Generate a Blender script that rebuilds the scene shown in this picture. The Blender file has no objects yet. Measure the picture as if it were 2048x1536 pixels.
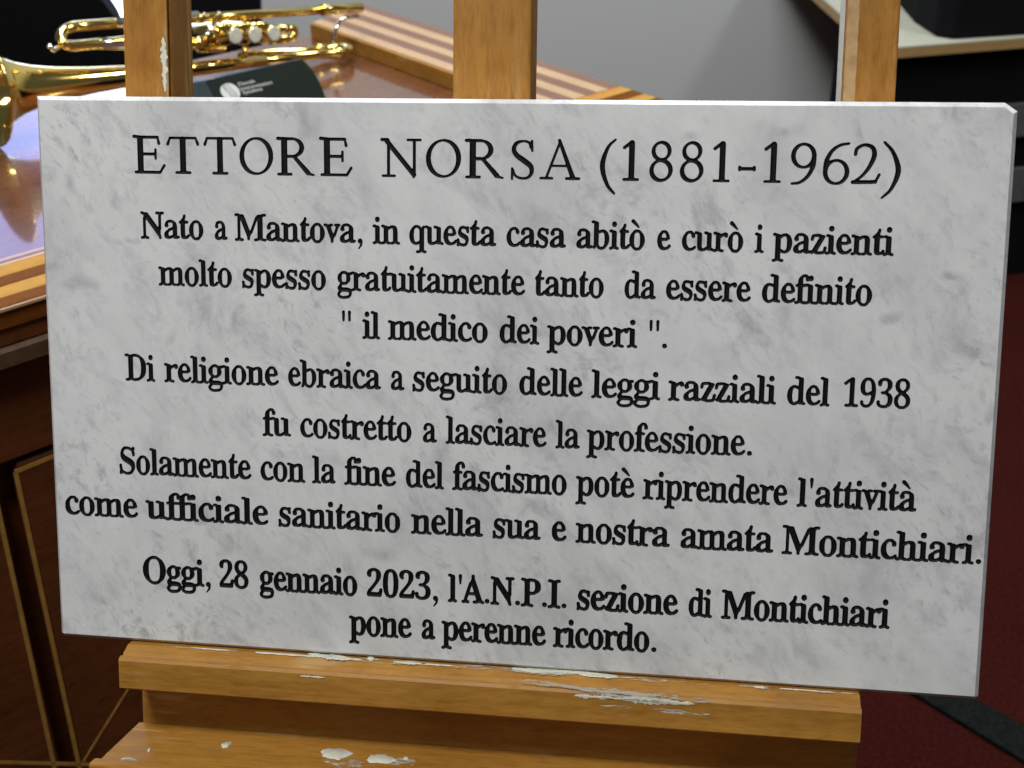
import bpy, bmesh, math, random
import numpy as np
from mathutils import Vector, Matrix
from mathutils.geometry import delaunay_2d_cdt

random.seed(7)
SC = bpy.context.scene
COL = SC.collection
PI = math.pi

# ------------------------------------------------------------------ camera
H = 1.25                      # camera height above the floor
F = 2600.0                    # focal length in photograph pixels (2048 wide)
PITCH = math.atan(1468 / 2600.0)
cam_d = bpy.data.cameras.new('camera')
cam_d.sensor_width = 36.0
cam_d.lens = F / 2048 * 36.0
cam_d.clip_start = 0.05
cam_d.clip_end = 60
cam_d.dof.use_dof = True
cam_d.dof.focus_distance = 0.70
cam_d.dof.aperture_fstop = 16.0
cam = bpy.data.objects.new('camera', cam_d)
COL.objects.link(cam)
cam.location = (0, 0, H)
cam.rotation_euler = (PI / 2 - PITCH, 0, 0)
SC.camera = cam

# ------------------------------------------------------------------ world and lamps
world = bpy.data.worlds.new('World')
SC.world = world
world.use_nodes = True
bg = world.node_tree.nodes['Background']
bg.inputs[0].default_value = (0.84, 0.88, 0.90, 1)
bg.inputs[1].default_value = 0.095


def area(name, loc, target, sx, sy, power, col):
    l = bpy.data.lights.new(name, 'AREA')
    l.shape = 'RECTANGLE'
    l.size, l.size_y = sx, sy
    l.energy = power
    l.color = col
    o = bpy.data.objects.new(name, l)
    COL.objects.link(o)
    o.location = loc
    d = Vector(target) - Vector(loc)
    o.rotation_euler = d.to_track_quat('-Z', 'Y').to_euler()
    return o


area('ceiling_lamp', (-0.55, -0.12, 2.90), (0.0, 0.7, 0.8), 0.8, 0.4, 43, (1.0, 0.98, 0.94))
area('ceiling_lamp_back', (-0.3, 2.0, 2.9), (0.0, 2.5, 0.5), 1.8, 0.6, 62, (0.97, 0.98, 1.0))
area('ceiling_lamp_side', (1.9, 1.6, 2.8), (1.0, 3.5, 0.6), 0.35, 0.35, 22, (1.0, 0.98, 0.95))

SC.view_settings.view_transform = 'Standard'
SC.view_settings.look = 'None'
SC.view_settings.exposure = 0
SC.view_settings.gamma = 1
SC.render.engine = 'CYCLES'
SC.cycles.use_denoising = True

# ------------------------------------------------------------------ reading the place
cp, sp = math.cos(PITCH), math.sin(PITCH)
CAM = Vector((0, 0, H))
FWD, RGT, UPV = Vector((0, cp, -sp)), Vector((1, 0, 0)), Vector((0, sp, cp))


def ray(x, y):
    return FWD + RGT * ((x - 1024) / F) + UPV * ((768 - y) / F)


def hz(x, y, z):                      # point of the horizontal plane at height z
    d = ray(x, y)
    return CAM + d * ((z - H) / d.z)


def hp(x, y, p, n):                   # point of the plane through p with normal n
    d = ray(x, y)
    return CAM + d * ((p - CAM).dot(n) / d.dot(n))


# frame of the leaning easel: X right, Y up along the easel, Z towards the viewer
MR = Matrix(((0.98880163, 0.01344166, -0.14862929),
             (-0.14395839, 0.34842342, -0.92621655),
             (0.03933604, 0.93724087, 0.34645668)))
T0 = Vector((-0.00766733, 0.5874376, 0.81295053 + H - 1.15))
MRI = MR.transposed()


def plq(x, y, z=0.0):                 # easel-frame coordinates of a point at depth z
    n = MR.col[2]
    P = hp(x, y, T0 + n * z, n)
    return MRI @ (P - T0)


# ------------------------------------------------------------------ helpers
def tag(o, label=None, cat=None, group=None, kind=None):
    if label: o['label'] = label
    if cat: o['category'] = cat
    if group: o['group'] = group
    if kind: o['kind'] = kind
    return o


def empty(name, label, cat, mat=None, loc=None, group=None):
    o = bpy.data.objects.new(name, None)
    COL.objects.link(o)
    o.empty_display_size = 0.05
    if mat is not None: o.matrix_world = mat
    if loc is not None: o.location = loc
    return tag(o, label, cat, group)


def link(name, me, mat=None, parent=None):
    o = bpy.data.objects.new(name, me)
    COL.objects.link(o)
    if parent is not None: o.parent = parent
    if mat is not None: me.materials.append(mat)
    return o


def from_bm(name, bm, mat=None, parent=None, smooth=False):
    bmesh.ops.recalc_face_normals(bm, faces=bm.faces)
    me = bpy.data.meshes.new(name)
    bm.to_mesh(me)
    bm.free()
    if smooth:
        for p in me.polygons: p.use_smooth = True
    return link(name, me, mat, parent)


def prism(bm, pts, ext):
    """closed prism: polygon pts (3D) swept by vector ext"""
    a = [bm.verts.new(p) for p in pts]
    b = [bm.verts.new(Vector(p) + ext) for p in pts]
    n = len(pts)
    bm.faces.new(a)
    bm.faces.new(list(reversed(b)))
    for i in range(n):
        bm.faces.new((a[i], a[(i + 1) % n], b[(i + 1) % n], b[i]))
    return a + b


def bevel_all(bm, w, seg=2):
    bmesh.ops.bevel(bm, geom=list(bm.edges), offset=w, segments=seg, profile=0.5, affect='EDGES')


def box(name, lo, hi, mat, parent=None, bev=0.0, seg=2):
    bm = bmesh.new()
    x0, y0, z0 = lo
    x1, y1, z1 = hi
    prism(bm, [(x0, y0, z0), (x1, y0, z0), (x1, y1, z0), (x0, y1, z0)], Vector((0, 0, z1 - z0)))
    if bev: bevel_all(bm, bev, seg)
    return from_bm(name, bm, mat, parent)


def tube_mesh(bm, pts, rad, seg=14, caps=True):
    pts = [Vector(p) for p in pts]
    rs = rad if isinstance(rad, (list, tuple)) else [rad] * len(pts)
    rings = []
    t0 = (pts[1] - pts[0]).normalized()
    ref = Vector((0, 0, 1)) if abs(t0.z) < .9 else Vector((1, 0, 0))
    u = t0.cross(ref).normalized()
    for i, p in enumerate(pts):
        if i == 0: t = pts[1] - p
        elif i == len(pts) - 1: t = p - pts[i - 1]
        else: t = (pts[i + 1] - p).normalized() + (p - pts[i - 1]).normalized()
        t.normalize()
        u = (u - t * u.dot(t)).normalized()
        v = t.cross(u)
        rings.append([bm.verts.new(p + (u * math.cos(2 * PI * k / seg) + v * math.sin(2 * PI * k / seg)) * rs[i]) for k in range(seg)])
    for a, b in zip(rings, rings[1:]):
        for k in range(seg):
            bm.faces.new((a[k], a[(k + 1) % seg], b[(k + 1) % seg], b[k]))
    if caps:
        bm.faces.new(list(reversed(rings[0])))
        bm.faces.new(rings[-1])


def catmull(pts, n=6):
    P = [np.array(p, float) for p in pts]
    P = [2 * P[0] - P[1]] + P + [2 * P[-1] - P[-2]]
    out = []
    for i in range(1, len(P) - 2):
        for k in range(n):
            t = k / n
            out.append(.5 * ((2 * P[i]) + (-P[i - 1] + P[i + 1]) * t + (2 * P[i - 1] - 5 * P[i] + 4 * P[i + 1] - P[i + 2]) * t * t
                             + (-P[i - 1] + 3 * P[i] - 3 * P[i + 1] + P[i + 2]) * t ** 3))
    out.append(P[-2])
    return [tuple(p) for p in out]


# ------------------------------------------------------------------ materials
class Mat:
    def __init__(s, name):
        s.m = bpy.data.materials.new(name)
        s.m.use_nodes = True
        s.t = s.m.node_tree
        s.b = s.t.nodes['Principled BSDF']
        s.co = s.n('ShaderNodeTexCoord').outputs['Object']

    def n(s, typ, **kw):
        x = s.t.nodes.new(typ)
        for k, v in kw.items(): setattr(x, k, v)
        return x

    def l(s, a, b): s.t.links.new(a, b)

    def mapping(s, scale=(1, 1, 1), rot=(0, 0, 0), loc=(0, 0, 0), src=None):
        m = s.n('ShaderNodeMapping')
        m.inputs['Scale'].default_value = scale
        m.inputs['Rotation'].default_value = rot
        m.inputs['Location'].default_value = loc
        s.l(src or s.co, m.inputs['Vector'])
        return m.outputs[0]

    def noise(s, vec, scale, detail=4, rough=.5, dist=0.0):
        x = s.n('ShaderNodeTexNoise')
        s.l(vec, x.inputs['Vector'])
        x.inputs['Scale'].default_value = scale
        x.inputs['Detail'].default_value = detail
        x.inputs['Roughness'].default_value = rough
        x.inputs['Distortion'].default_value = dist
        return x.outputs['Fac']

    def ramp(s, fac, stops):
        r = s.n('ShaderNodeValToRGB')
        e = r.color_ramp.elements
        while len(e) < len(stops): e.new(.5)
        for x, (p, c) in zip(e, stops):
            x.position = p
            x.color = (c, c, c, 1) if not isinstance(c, tuple) else (*c, 1)
        s.l(fac, r.inputs[0])
        return r.outputs[0]

    def mix(s, fac, a, b, typ='MIX'):
        x = s.n('ShaderNodeMix', data_type='RGBA', blend_type=typ)
        for v, k in ((fac, 0), (a, 6), (b, 7)):
            if isinstance(v, bpy.types.NodeSocket): s.l(v, x.inputs[k])
            elif k == 0: x.inputs[0].default_value = v
            else: x.inputs[k].default_value = (*v, 1)
        return x.outputs[2]

    def math(s, op, a, b=0.0, c=None):
        x = s.n('ShaderNodeMath', operation=op)
        for k, v in enumerate((a, b) if c is None else (a, b, c)):
            if isinstance(v, bpy.types.NodeSocket): s.l(v, x.inputs[k])
            else: x.inputs[k].default_value = v
        return x.outputs[0]

    def bump(s, h, strength=.2, dist=.001):
        x = s.n('ShaderNodeBump')
        x.inputs['Strength'].default_value = strength
        x.inputs['Distance'].default_value = dist
        s.l(h, x.inputs['Height'])
        s.l(x.outputs[0], s.b.inputs['Normal'])

    def base(s, c):
        if isinstance(c, tuple): s.b.inputs['Base Color'].default_value = (*c, 1)
        else: s.l(c, s.b.inputs['Base Color'])

    def rough(s, r):
        if isinstance(r, (int, float)): s.b.inputs['Roughness'].default_value = r
        else: s.l(r, s.b.inputs['Roughness'])


def wood(name, dark, light, axis=0, scale=1.0, rough=.42, coat=0.0, bump=.15, worn=0.0, spec=.35):
    w = Mat(name)
    sc = [70 * scale] * 3
    sc[axis] = 3.0 * scale
    v = w.mapping(tuple(sc))
    v2 = w.mapping(tuple(4.5 * q if i != axis else 22 * q for i, q in enumerate(sc)))
    a = w.noise(v, 1.0, 4, .6, .9)
    b = w.noise(v2, 1.0, 2, .7)
    c = w.noise(w.mapping((11, 11, 11)), 1.0, 4, .6)
    f = w.math('ADD', w.math('MULTIPLY', a, .42), w.math('MULTIPLY', b, .40))
    f = w.math('ADD', f, w.math('MULTIPLY', c, .36))
    col = w.ramp(f, [(.42, dark), (.74, light)])
    pores = w.ramp(b, [(.60, 0.0), (.72, 1.0)])
    col = w.mix(w.math('MULTIPLY', pores, .35), col, tuple(x * .45 for x in dark))
    if worn:
        d = w.ramp(w.noise(w.mapping((7, 7, 7), loc=(4, 2, 1)), 1.0, 5, .65), [(.52, 0.0), (.66, 1.0)])
        col = w.mix(w.math('MULTIPLY', d, .35 * worn), col, tuple(x * .5 for x in dark))
        sc2 = [150 * scale] * 3
        sc2[axis] = 14 * scale
        e = w.noise(w.mapping(tuple(sc2), rot=(.12, .12, .12)), 1.0, 3, .6)
        g = w.noise(w.mapping((13, 13, 13), loc=(1, 6, 2)), 1.0, 3, .6)
        e = w.math('MULTIPLY', w.ramp(e, [(.56, 0.0), (.68, 1.0)]), w.ramp(g, [(.50, 0.0), (.64, 1.0)]))
        col = w.mix(w.math('MULTIPLY', e, .55 * worn), col, (.62, .47, .24))
    w.base(col)
    w.rough(w.ramp(b, [(.3, rough - .08), (.7, rough + .1)]))
    w.bump(b, bump, .0006)
    w.b.inputs['Specular IOR Level'].default_value = spec
    if coat:
        w.b.inputs['Coat Weight'].default_value = coat
        w.b.inputs['Coat Roughness'].default_value = .06
    return w.m


def plain(name, col, rough=.5, metal=0.0, var=.15, nscale=60, bump=0.0, coat=0.0, spec=.5):
    w = Mat(name)
    w.b.inputs['Specular IOR Level'].default_value = spec
    f = w.noise(w.co, nscale, 4, .55)
    lo = tuple(max(0, c * (1 - var)) for c in col)
    hi = tuple(min(1, c * (1 + var)) for c in col)
    w.base(w.ramp(f, [(.3, lo), (.7, hi)]))
    w.rough(w.ramp(f, [(.3, max(.02, rough * .85)), (.7, min(1, rough * 1.15))]))
    w.b.inputs['Metallic'].default_value = metal
    if bump: w.bump(f, bump, .001)
    if coat:
        w.b.inputs['Coat Weight'].default_value = coat
        w.b.inputs['Coat Roughness'].default_value = .05
    return w.m


# white marble with soft grey diagonal clouds and flecks, some of them where the plaque has them
def marble():
    w = Mat('white_marble')
    warp = w.noise(w.co, 14, 3, .5)
    wv = w.n('ShaderNodeVectorMath', operation='SCALE')
    nz = w.n('ShaderNodeTexNoise')
    nz.inputs['Scale'].default_value = 16
    nz.inputs['Detail'].default_value = 4
    w.l(w.co, nz.inputs['Vector'])
    w.l(nz.outputs['Color'], wv.inputs[0])
    wv.inputs['Scale'].default_value = .035
    add = w.n('ShaderNodeVectorMath', operation='ADD')
    w.l(w.co, add.inputs[0])
    w.l(wv.outputs[0], add.inputs[1])
    P = add.outputs[0]
    rot = w.mapping((1, 1, 1), rot=(0, 0, math.radians(52)), src=P)
    s1 = w.mapping((11, 24, 20), src=rot)
    s2 = w.mapping((30, 58, 50), src=rot)
    s3 = w.mapping((80, 130, 90), src=rot)
    big = w.ramp(w.noise(s1, 1, 4, .6), [(.42, 0.0), (.70, 1.0)])
    mid = w.ramp(w.noise(s2, 1, 5, .65), [(.50, 0.0), (.70, 1.0)])
    fine = w.ramp(w.noise(s3, 1, 4, .65), [(.54, 0.0), (.76, 1.0)])
    s4 = w.mapping((150, 330, 200), src=rot)
    hair = w.ramp(w.noise(s4, 1, 3, .7), [(.56, 0.0), (.70, 1.0)])
    s5 = w.mapping((28, 8, 20), rot=(0, 0, .5), src=P)
    cross = w.ramp(w.noise(s5, 1, 5, .65), [(.52, 0.0), (.68, 1.0)])
    patch = w.ramp(w.noise(w.mapping((9, 9, 9), loc=(3, 1, 0), src=P), 1, 3, .55), [(.36, .25), (.62, 1.0)])
    cloud = w.noise(w.co, 7, 3, .5)
    light, grey = (.76, .785, .80), (.28, .295, .315)
    col = w.mix(w.math('MULTIPLY', big, .26), light, grey)
    col = w.mix(w.math('MULTIPLY', w.math('MULTIPLY', mid, patch), .66), col, grey)
    col = w.mix(w.math('MULTIPLY', w.math('MULTIPLY', fine, patch), .72), col, (.25, .26, .28))
    col = w.mix(w.math('MULTIPLY', w.math('MULTIPLY', hair, patch), .45), col, (.26, .27, .29))
    col = w.mix(w.math('MULTIPLY', cross, .16), col, grey)
    col = w.mix(w.math('MULTIPLY', cloud, .25), col, (.62, .63, .62))
    spots = [(600, 232, 26, 52, .60), (628, 245, 22, 30, .35), (128, 348, 16, 50, .45), (100, 520, 34, 12, .45),
             (170, 560, 60, 22, .40), (1955, 440, 20, 40, .30), (1385, 265, 26, 12, .45), (1570, 262, 45, 14, .40),
             (1400, 455, 22, 60, .40), (1910, 560, 22, 14, .45), (1790, 640, 28, 14, .45), (1560, 610, 18, 36, .30),
             (340, 648, 16, 24, .40), (445, 1098, 18, 36, .45), (760, 1100, 50, 18, .40), (210, 1190, 24, 12, .40),
             (498, 1268, 14, 18, .45), (1520, 1310, 22, 40, .35), (1575, 1165, 16, 22, .35), (1985, 240, 30, 60, .42),
             (1985, 830, 14, 24, .45), (360, 320, 24, 44, .25), (870, 300, 40, 60, .25), (640, 390, 10, 16, .35), (1100, 860, 50, 22, .2)]
    for (px, py, rx, ry, k) in spots:
        c = plq(px, py)
        m = w.mapping((1 / (rx * .00027), 1 / (ry * .00027), 1), loc=(-c.x / (rx * .00027) - .55 * 0, -c.y / (ry * .00027), 0), src=P)
        # the warped field is offset by half its amplitude
        sh = w.n('ShaderNodeVectorMath', operation='SUBTRACT')
        w.l(m, sh.inputs[0])
        sh.inputs[1].default_value = (.0175 / (rx * .00027), .0175 / (ry * .00027), .0175)
        ln = w.n('ShaderNodeVectorMath', operation='LENGTH')
        w.l(sh.outputs[0], ln.inputs[0])
        f = w.ramp(ln.outputs['Value'], [(.15, k), (1.0, 0.0)])
        f = w.math('MULTIPLY', f, w.ramp(w.noise(s3, 1, 4, .6), [(.3, .25), (.65, 1.1)]))
        col = w.mix(f, col, (.27, .28, .29))
    gr = w.noise(w.co, 1500, 2, .6)
    col = w.mix(.10, col, w.ramp(gr, [(.3, .38), (.7, .9)]), 'MULTIPLY')
    w.base(col)
    w.rough(w.ramp(w.noise(w.mapping((3, 40, 3), rot=(0, 0, .9)), 1, 3, .6), [(.3, .26), (.7, .42)]))
    w.b.inputs['Subsurface Weight'].default_value = .12
    w.b.inputs['Subsurface Radius'].default_value = (.004, .004, .0035)
    w.b.inputs['Subsurface Scale'].default_value = .5
    w.bump(gr, .04, .0002)
    return w.m


M_MARBLE = marble()
M_INK = plain('black_enamel', (.0035, .0042, .0045), .6, var=.3, nscale=900, bump=.25, spec=.18)
M_BEECH_Y = wood('beech_upright', (.26, .105, .013), (.46, .215, .036), axis=1, rough=.5, worn=1.0, bump=.25)
M_BEECH_X = wood('beech_crosswise', (.27, .115, .014), (.49, .245, .045), axis=0, rough=.5, worn=1.0, bump=.25)
M_PAINT = plain('dried_white_paint', (.66, .66, .56), .55, var=.08, nscale=220, bump=.3)
def scraped():
    w = Mat('scraped_paint')
    w.base((.62, .61, .53))
    w.rough(.7)
    a = w.noise(w.mapping((130, 900, 900)), 1, 5, .7)
    b = w.noise(w.mapping((60, 120, 120)), 1, 3, .6)
    f = w.math('ADD', w.math('MULTIPLY', a, .6), w.math('MULTIPLY', b, .5))
    w.l(w.ramp(f, [(.52, 0.0), (.60, .95)]), w.b.inputs['Alpha'])
    return w.m


M_SCRAPE = scraped()
M_MAHOG = wood('mahogany', (.060, .018, .0055), (.150, .048, .015), axis=0, rough=.35, coat=.25)
M_DESK = wood('lacquered_mahogany', (.085, .028, .010), (.17, .062, .026), axis=0, rough=.30, coat=1.0, bump=.04)
M_INLAY = wood('maple_inlay', (.36, .18, .035), (.54, .30, .075), axis=0, rough=.55, spec=.08)
M_INLAY_D = wood('mahogany_inlay', (.10, .030, .004), (.19, .065, .008), axis=0, rough=.55, spec=.08)
M_RIM_L = wood('pale_rim_strip', (.42, .26, .13), (.58, .38, .21), axis=0, rough=.35, coat=.5)
M_RIM_D = wood('brown_rim_strip', (.14, .055, .026), (.23, .10, .05), axis=0, rough=.35, coat=.5)
M_THIN = plain('thin_inlay_line', (.36, .19, .045), .4, var=.2)
M_WALL = plain('grey_wall_paint', (.47, .49, .485), .9, var=.04, nscale=300, bump=.1)
M_BLACK = plain('black_fabric', (.004, .0042, .0055), .9, var=.3, nscale=400, bump=.3)
M_BLACK.node_tree.nodes['Principled BSDF'].inputs['Specular IOR Level'].default_value = .12
M_BLACKP = plain('black_plastic', (.0060, .0105, .0075), .7, var=.2, nscale=300)
M_BLACKP.node_tree.nodes['Principled BSDF'].inputs['Specular IOR Level'].default_value = .12
M_CREAM = plain('cream_laminate', (.46, .47, .38), .5, var=.05)
M_PLY = wood('bench_edge_beech', (.30, .19, .07), (.42, .28, .12), axis=0, rough=.5)
M_GREYP = plain('grey_rail', (.09, .09, .09), .5)
M_GOLD = plain('lacquered_brass', (.86, .64, .19), .11, metal=1.0, var=.10, nscale=25)
M_NICKEL = plain('nickel_silver', (.72, .70, .60), .14, metal=1.0, var=.06, nscale=30)
M_PEARL = plain('mother_of_pearl', (.66, .68, .58), .25, var=.12, nscale=160)
M_PRINT = plain('white_print', (.50, .52, .50), .6, var=.05)
M_CABLE = plain('white_cable', (.45, .42, .38), .5)

# ------------------------------------------------------------------ setting: floor and wall
w_ = Mat('red_carpet')
nf = w_.noise(w_.co, 190, 4, .8)
w_.b.inputs['Specular IOR Level'].default_value = .05
nb = w_.noise(w_.co, 5, 3, .5)
c_ = w_.ramp(nf, [(.36, (.022, .0038, .0026)), (.66, (.082, .0135, .0105))])
w_.base(w_.mix(w_.math('MULTIPLY', nb, .5), c_, (.022, .004, .003)))
w_.rough(.95)
w_.bump(nf, .9, .004)
bm = bmesh.new()
bm.faces.new([bm.verts.new(p) for p in ((-6, -4, 0), (6, -4, 0), (6, 8, 0), (-6, 8, 0))])
tag(from_bm('floor', bm, w_.m), 'dark red carpet floor', kind='structure')

WALL_Y = 3.55
bm = bmesh.new()
prism(bm, [(-4, WALL_Y, 0), (4, WALL_Y, 0), (4, WALL_Y + .12, 0), (-4, WALL_Y + .12, 0)], Vector((0, 0, 2.9)))
tag(from_bm('wall', bm, M_WALL), 'plain grey wall behind the desk', kind='structure')

# dark band lying in the carpet at the lower right
q = [hz(1700, 1310, .006), hz(1952, 1400, .006), hz(2060, 1458, .006), hz(2300, 1580, .006), hz(2300, 1680, .006), hz(2048, 1522, .006), hz(1839, 1393, .006), hz(1640, 1290, .006)]
bm = bmesh.new()
prism(bm, [(p.x, p.y, .001) for p in q], Vector((0, 0, .006)))
tag(from_bm('carpet_strip', bm, plain('dark_grey_carpet', (.0085, .0105, .0095), .95, var=.6, nscale=200, bump=.8, spec=.05)),
    'dark grey band crossing the red carpet at the lower right', 'carpet strip')

# ------------------------------------------------------------------ lettering
RES = .00013


def mathbold(ch):
    if 'A' <= ch <= 'Z': return chr(0x1D400 + ord(ch) - 65)
    if 'a' <= ch <= 'z': return chr(0x1D41A + ord(ch) - 97)
    if '0' <= ch <= '9': return chr(0x1D7CE + ord(ch) - 48)
    return ch


_glyphs = {}


def glyph(ch):
    """outline edges (N,4), left, right, advance of one serif letter in em units"""
    if ch in _glyphs: return _glyphs[ch]
    out = []
    for body in (mathbold(ch), mathbold(ch) * 2):
        c = bpy.data.curves.new('glyph', 'FONT')
        c.body = body
        c.size = 1.0
        c.resolution_u = 5
        o = bpy.data.objects.new('glyph', c)
        COL.objects.link(o)
        bpy.context.view_layer.update()
        me = bpy.data.meshes.new_from_object(o)
        co = np.array([v.co[:2] for v in me.vertices])
        cnt = {}
        for p in me.polygons:
            vs = list(p.vertices)
            for a, b in zip(vs, vs[1:] + vs[:1]):
                k = (min(a, b), max(a, b))
                cnt[k] = cnt.get(k, 0) + 1
        e = np.array([k for k, n in cnt.items() if n == 1])
        out.append((co, e))
        bpy.data.objects.remove(o)
        bpy.data.curves.remove(c)
        bpy.data.meshes.remove(me)
    co, e = out[0]
    adv = np.ptp(out[1][0][:, 0]) - np.ptp(co[:, 0])
    E = np.c_[co[e[:, 0]], co[e[:, 1]]]
    _glyphs[ch] = (E, co[:, 0].min(), co[:, 0].max(), adv)
    return _glyphs[ch]


def fill_edges(shape, E):
    """even-odd fill; E in cell units (x0,y0,x1,y1)"""
    D = np.zeros((shape[0], shape[1] + 1), np.int32)
    for x0, y0, x1, y1 in E:
        if y0 > y1: x0, y0, x1, y1 = x1, y1, x0, y0
        a, b = math.ceil(y0), math.ceil(y1)
        a, b = max(a, 0), min(b, shape[0])
        if b <= a: continue
        ys = np.arange(a, b)
        xs = x0 + (ys - y0) * (x1 - x0) / (y1 - y0)
        np.add.at(D, (ys, np.clip(np.ceil(xs).astype(int), 0, shape[1])), 1)
    return (np.cumsum(D, 1)[:, :-1] & 1).astype(bool)


def stamp(mask, pts):
    """union of tapered capsules; pts rows (x,y,r) in cell units"""
    hh, ww = mask.shape
    for (ax, ay, ar), (bx, by, br) in zip(pts, pts[1:]):
        R = max(ar, br) + 2
        i0, i1 = max(0, int(min(ay, by) - R)), min(hh, int(max(ay, by) + R) + 1)
        j0, j1 = max(0, int(min(ax, bx) - R)), min(ww, int(max(ax, bx) + R) + 1)
        if i1 <= i0 or j1 <= j0: continue
        Y, X = np.mgrid[i0:i1, j0:j1]
        dx, dy = bx - ax, by - ay
        L = dx * dx + dy * dy + 1e-9
        t = np.clip(((X - ax) * dx + (Y - ay) * dy) / L, 0, 1)
        mask[i0:i1, j0:j1] |= np.hypot(X - ax - t * dx, Y - ay - t * dy) <= ar + t * (br - ar)


def blur(A, s):
    k = np.exp(-.5 * (np.arange(-int(3 * s) - 1, int(3 * s) + 2) / s) ** 2)
    k /= k.sum()
    A = np.apply_along_axis(lambda r: np.convolve(r, k, 'same'), 1, A)
    return np.apply_along_axis(lambda r: np.convolve(r, k, 'same'), 0, A)


def dilate(m, r):
    out = m.copy()
    n = int(math.ceil(r))
    for dy in range(-n, n + 1):
        for dx in range(-n, n + 1):
            if dx * dx + dy * dy <= r * r + .3 and (dx or dy):
                out |= np.roll(np.roll(m, dy, 0), dx, 1)
    return out


def thin(m):
    """Zhang-Suen thinning to the centre lines"""
    m = np.pad(m, 1).astype(np.uint8)
    while True:
        ch = False
        for s in (0, 1):
            N = [np.roll(m, (dy, dx), (0, 1)) for dy, dx in ((1, 0), (1, -1), (0, -1), (-1, -1), (-1, 0), (-1, 1), (0, 1), (1, 1))]
            B = sum(N)
            A = sum(((N[k] == 0) & (N[(k + 1) % 8] == 1)).astype(np.uint8) for k in range(8))
            if s == 0: c = (N[0] * N[2] * N[4] == 0) & (N[2] * N[4] * N[6] == 0)
            else: c = (N[0] * N[2] * N[6] == 0) & (N[0] * N[4] * N[6] == 0)
            kill = (m == 1) & (B >= 2) & (B <= 6) & (A == 1) & c
            if kill.any():
                m[kill] = 0
                ch = True
        if not ch: break
    return m[1:-1, 1:-1].astype(bool)


def contours(Fd, lv=.5):
    ins = Fd > lv
    c = ins[:-1, :-1] * 1 + ins[:-1, 1:] * 2 + ins[1:, 1:] * 4 + ins[1:, :-1] * 8
    tab = {1: [(3, 0)], 2: [(0, 1)], 3: [(3, 1)], 4: [(1, 2)], 5: [(3, 0), (1, 2)], 6: [(0, 2)], 7: [(3, 2)],
           8: [(2, 3)], 9: [(2, 0)], 10: [(0, 1), (2, 3)], 11: [(2, 1)], 12: [(1, 3)], 13: [(1, 0)], 14: [(0, 3)]}
    nxt = {}

    def ek(i, j, e):
        return (i, j, 0) if e == 0 else (i, j + 1, 1) if e == 1 else (i + 1, j, 0) if e == 2 else (i, j, 1)
    for i, j in zip(*np.nonzero((c > 0) & (c < 15))):
        i, j = int(i), int(j)
        for a, b in tab[int(c[i, j])]:
            nxt[ek(i, j, a)] = ek(i, j, b)

    def pt(k):
        i, j, v = k
        a = Fd[i, j]
        b = Fd[i + 1, j] if v else Fd[i, j + 1]
        t = (lv - a) / (b - a)
        return (j, i + t) if v else (j + t, i)
    loops = []
    while nxt:
        k0, k = nxt.popitem()
        lp = [pt(k0)]
        while k != k0 and k in nxt:
            lp.append(pt(k))
            k = nxt.pop(k)
        if len(lp) > 9: loops.append(lp[::3] if len(lp) > 24 else lp[::2])
    return loops


def cdt_even_odd(pts, edges):
    """constrained triangulation keeping the faces inside by the even-odd rule"""
    V, E_, Fc, ov, oe, of = delaunay_2d_cdt(pts, edges, [], 0, 1e-7)
    cons = {tuple(sorted(e)) for e, src in zip(E_, oe) if len(src)}
    adj = {}
    for i, f in enumerate(Fc):
        for a, b in zip(f, f[1:] + f[:1]):
            adj.setdefault((a, b) if a < b else (b, a), []).append(i)
    par = [None] * len(Fc)
    todo = []
    for k, fs in adj.items():
        if len(fs) == 1 and par[fs[0]] is None:
            par[fs[0]] = 1 if k in cons else 0
            todo.append(fs[0])
    while todo:
        i = todo.pop()
        f = Fc[i]
        for a, b in zip(f, f[1:] + f[:1]):
            k = (a, b) if a < b else (b, a)
            for j in adj[k]:
                if par[j] is None:
                    par[j] = par[i] ^ (1 if k in cons else 0)
                    todo.append(j)
    return V, [f for f, q in zip(Fc, par) if q], ov


def arc(cx, cy, rx, ry, a0, a1, thin, thick, n=26, tilt=0.0):
    out = []
    for k in range(n + 1):
        a = math.radians(a0 + (a1 - a0) * k / n)
        r = thin + (thick - thin) * abs(math.cos(a - tilt)) ** 1.6
        out.append((cx + rx * math.cos(a), cy + ry * math.sin(a), r))
    return out


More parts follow.
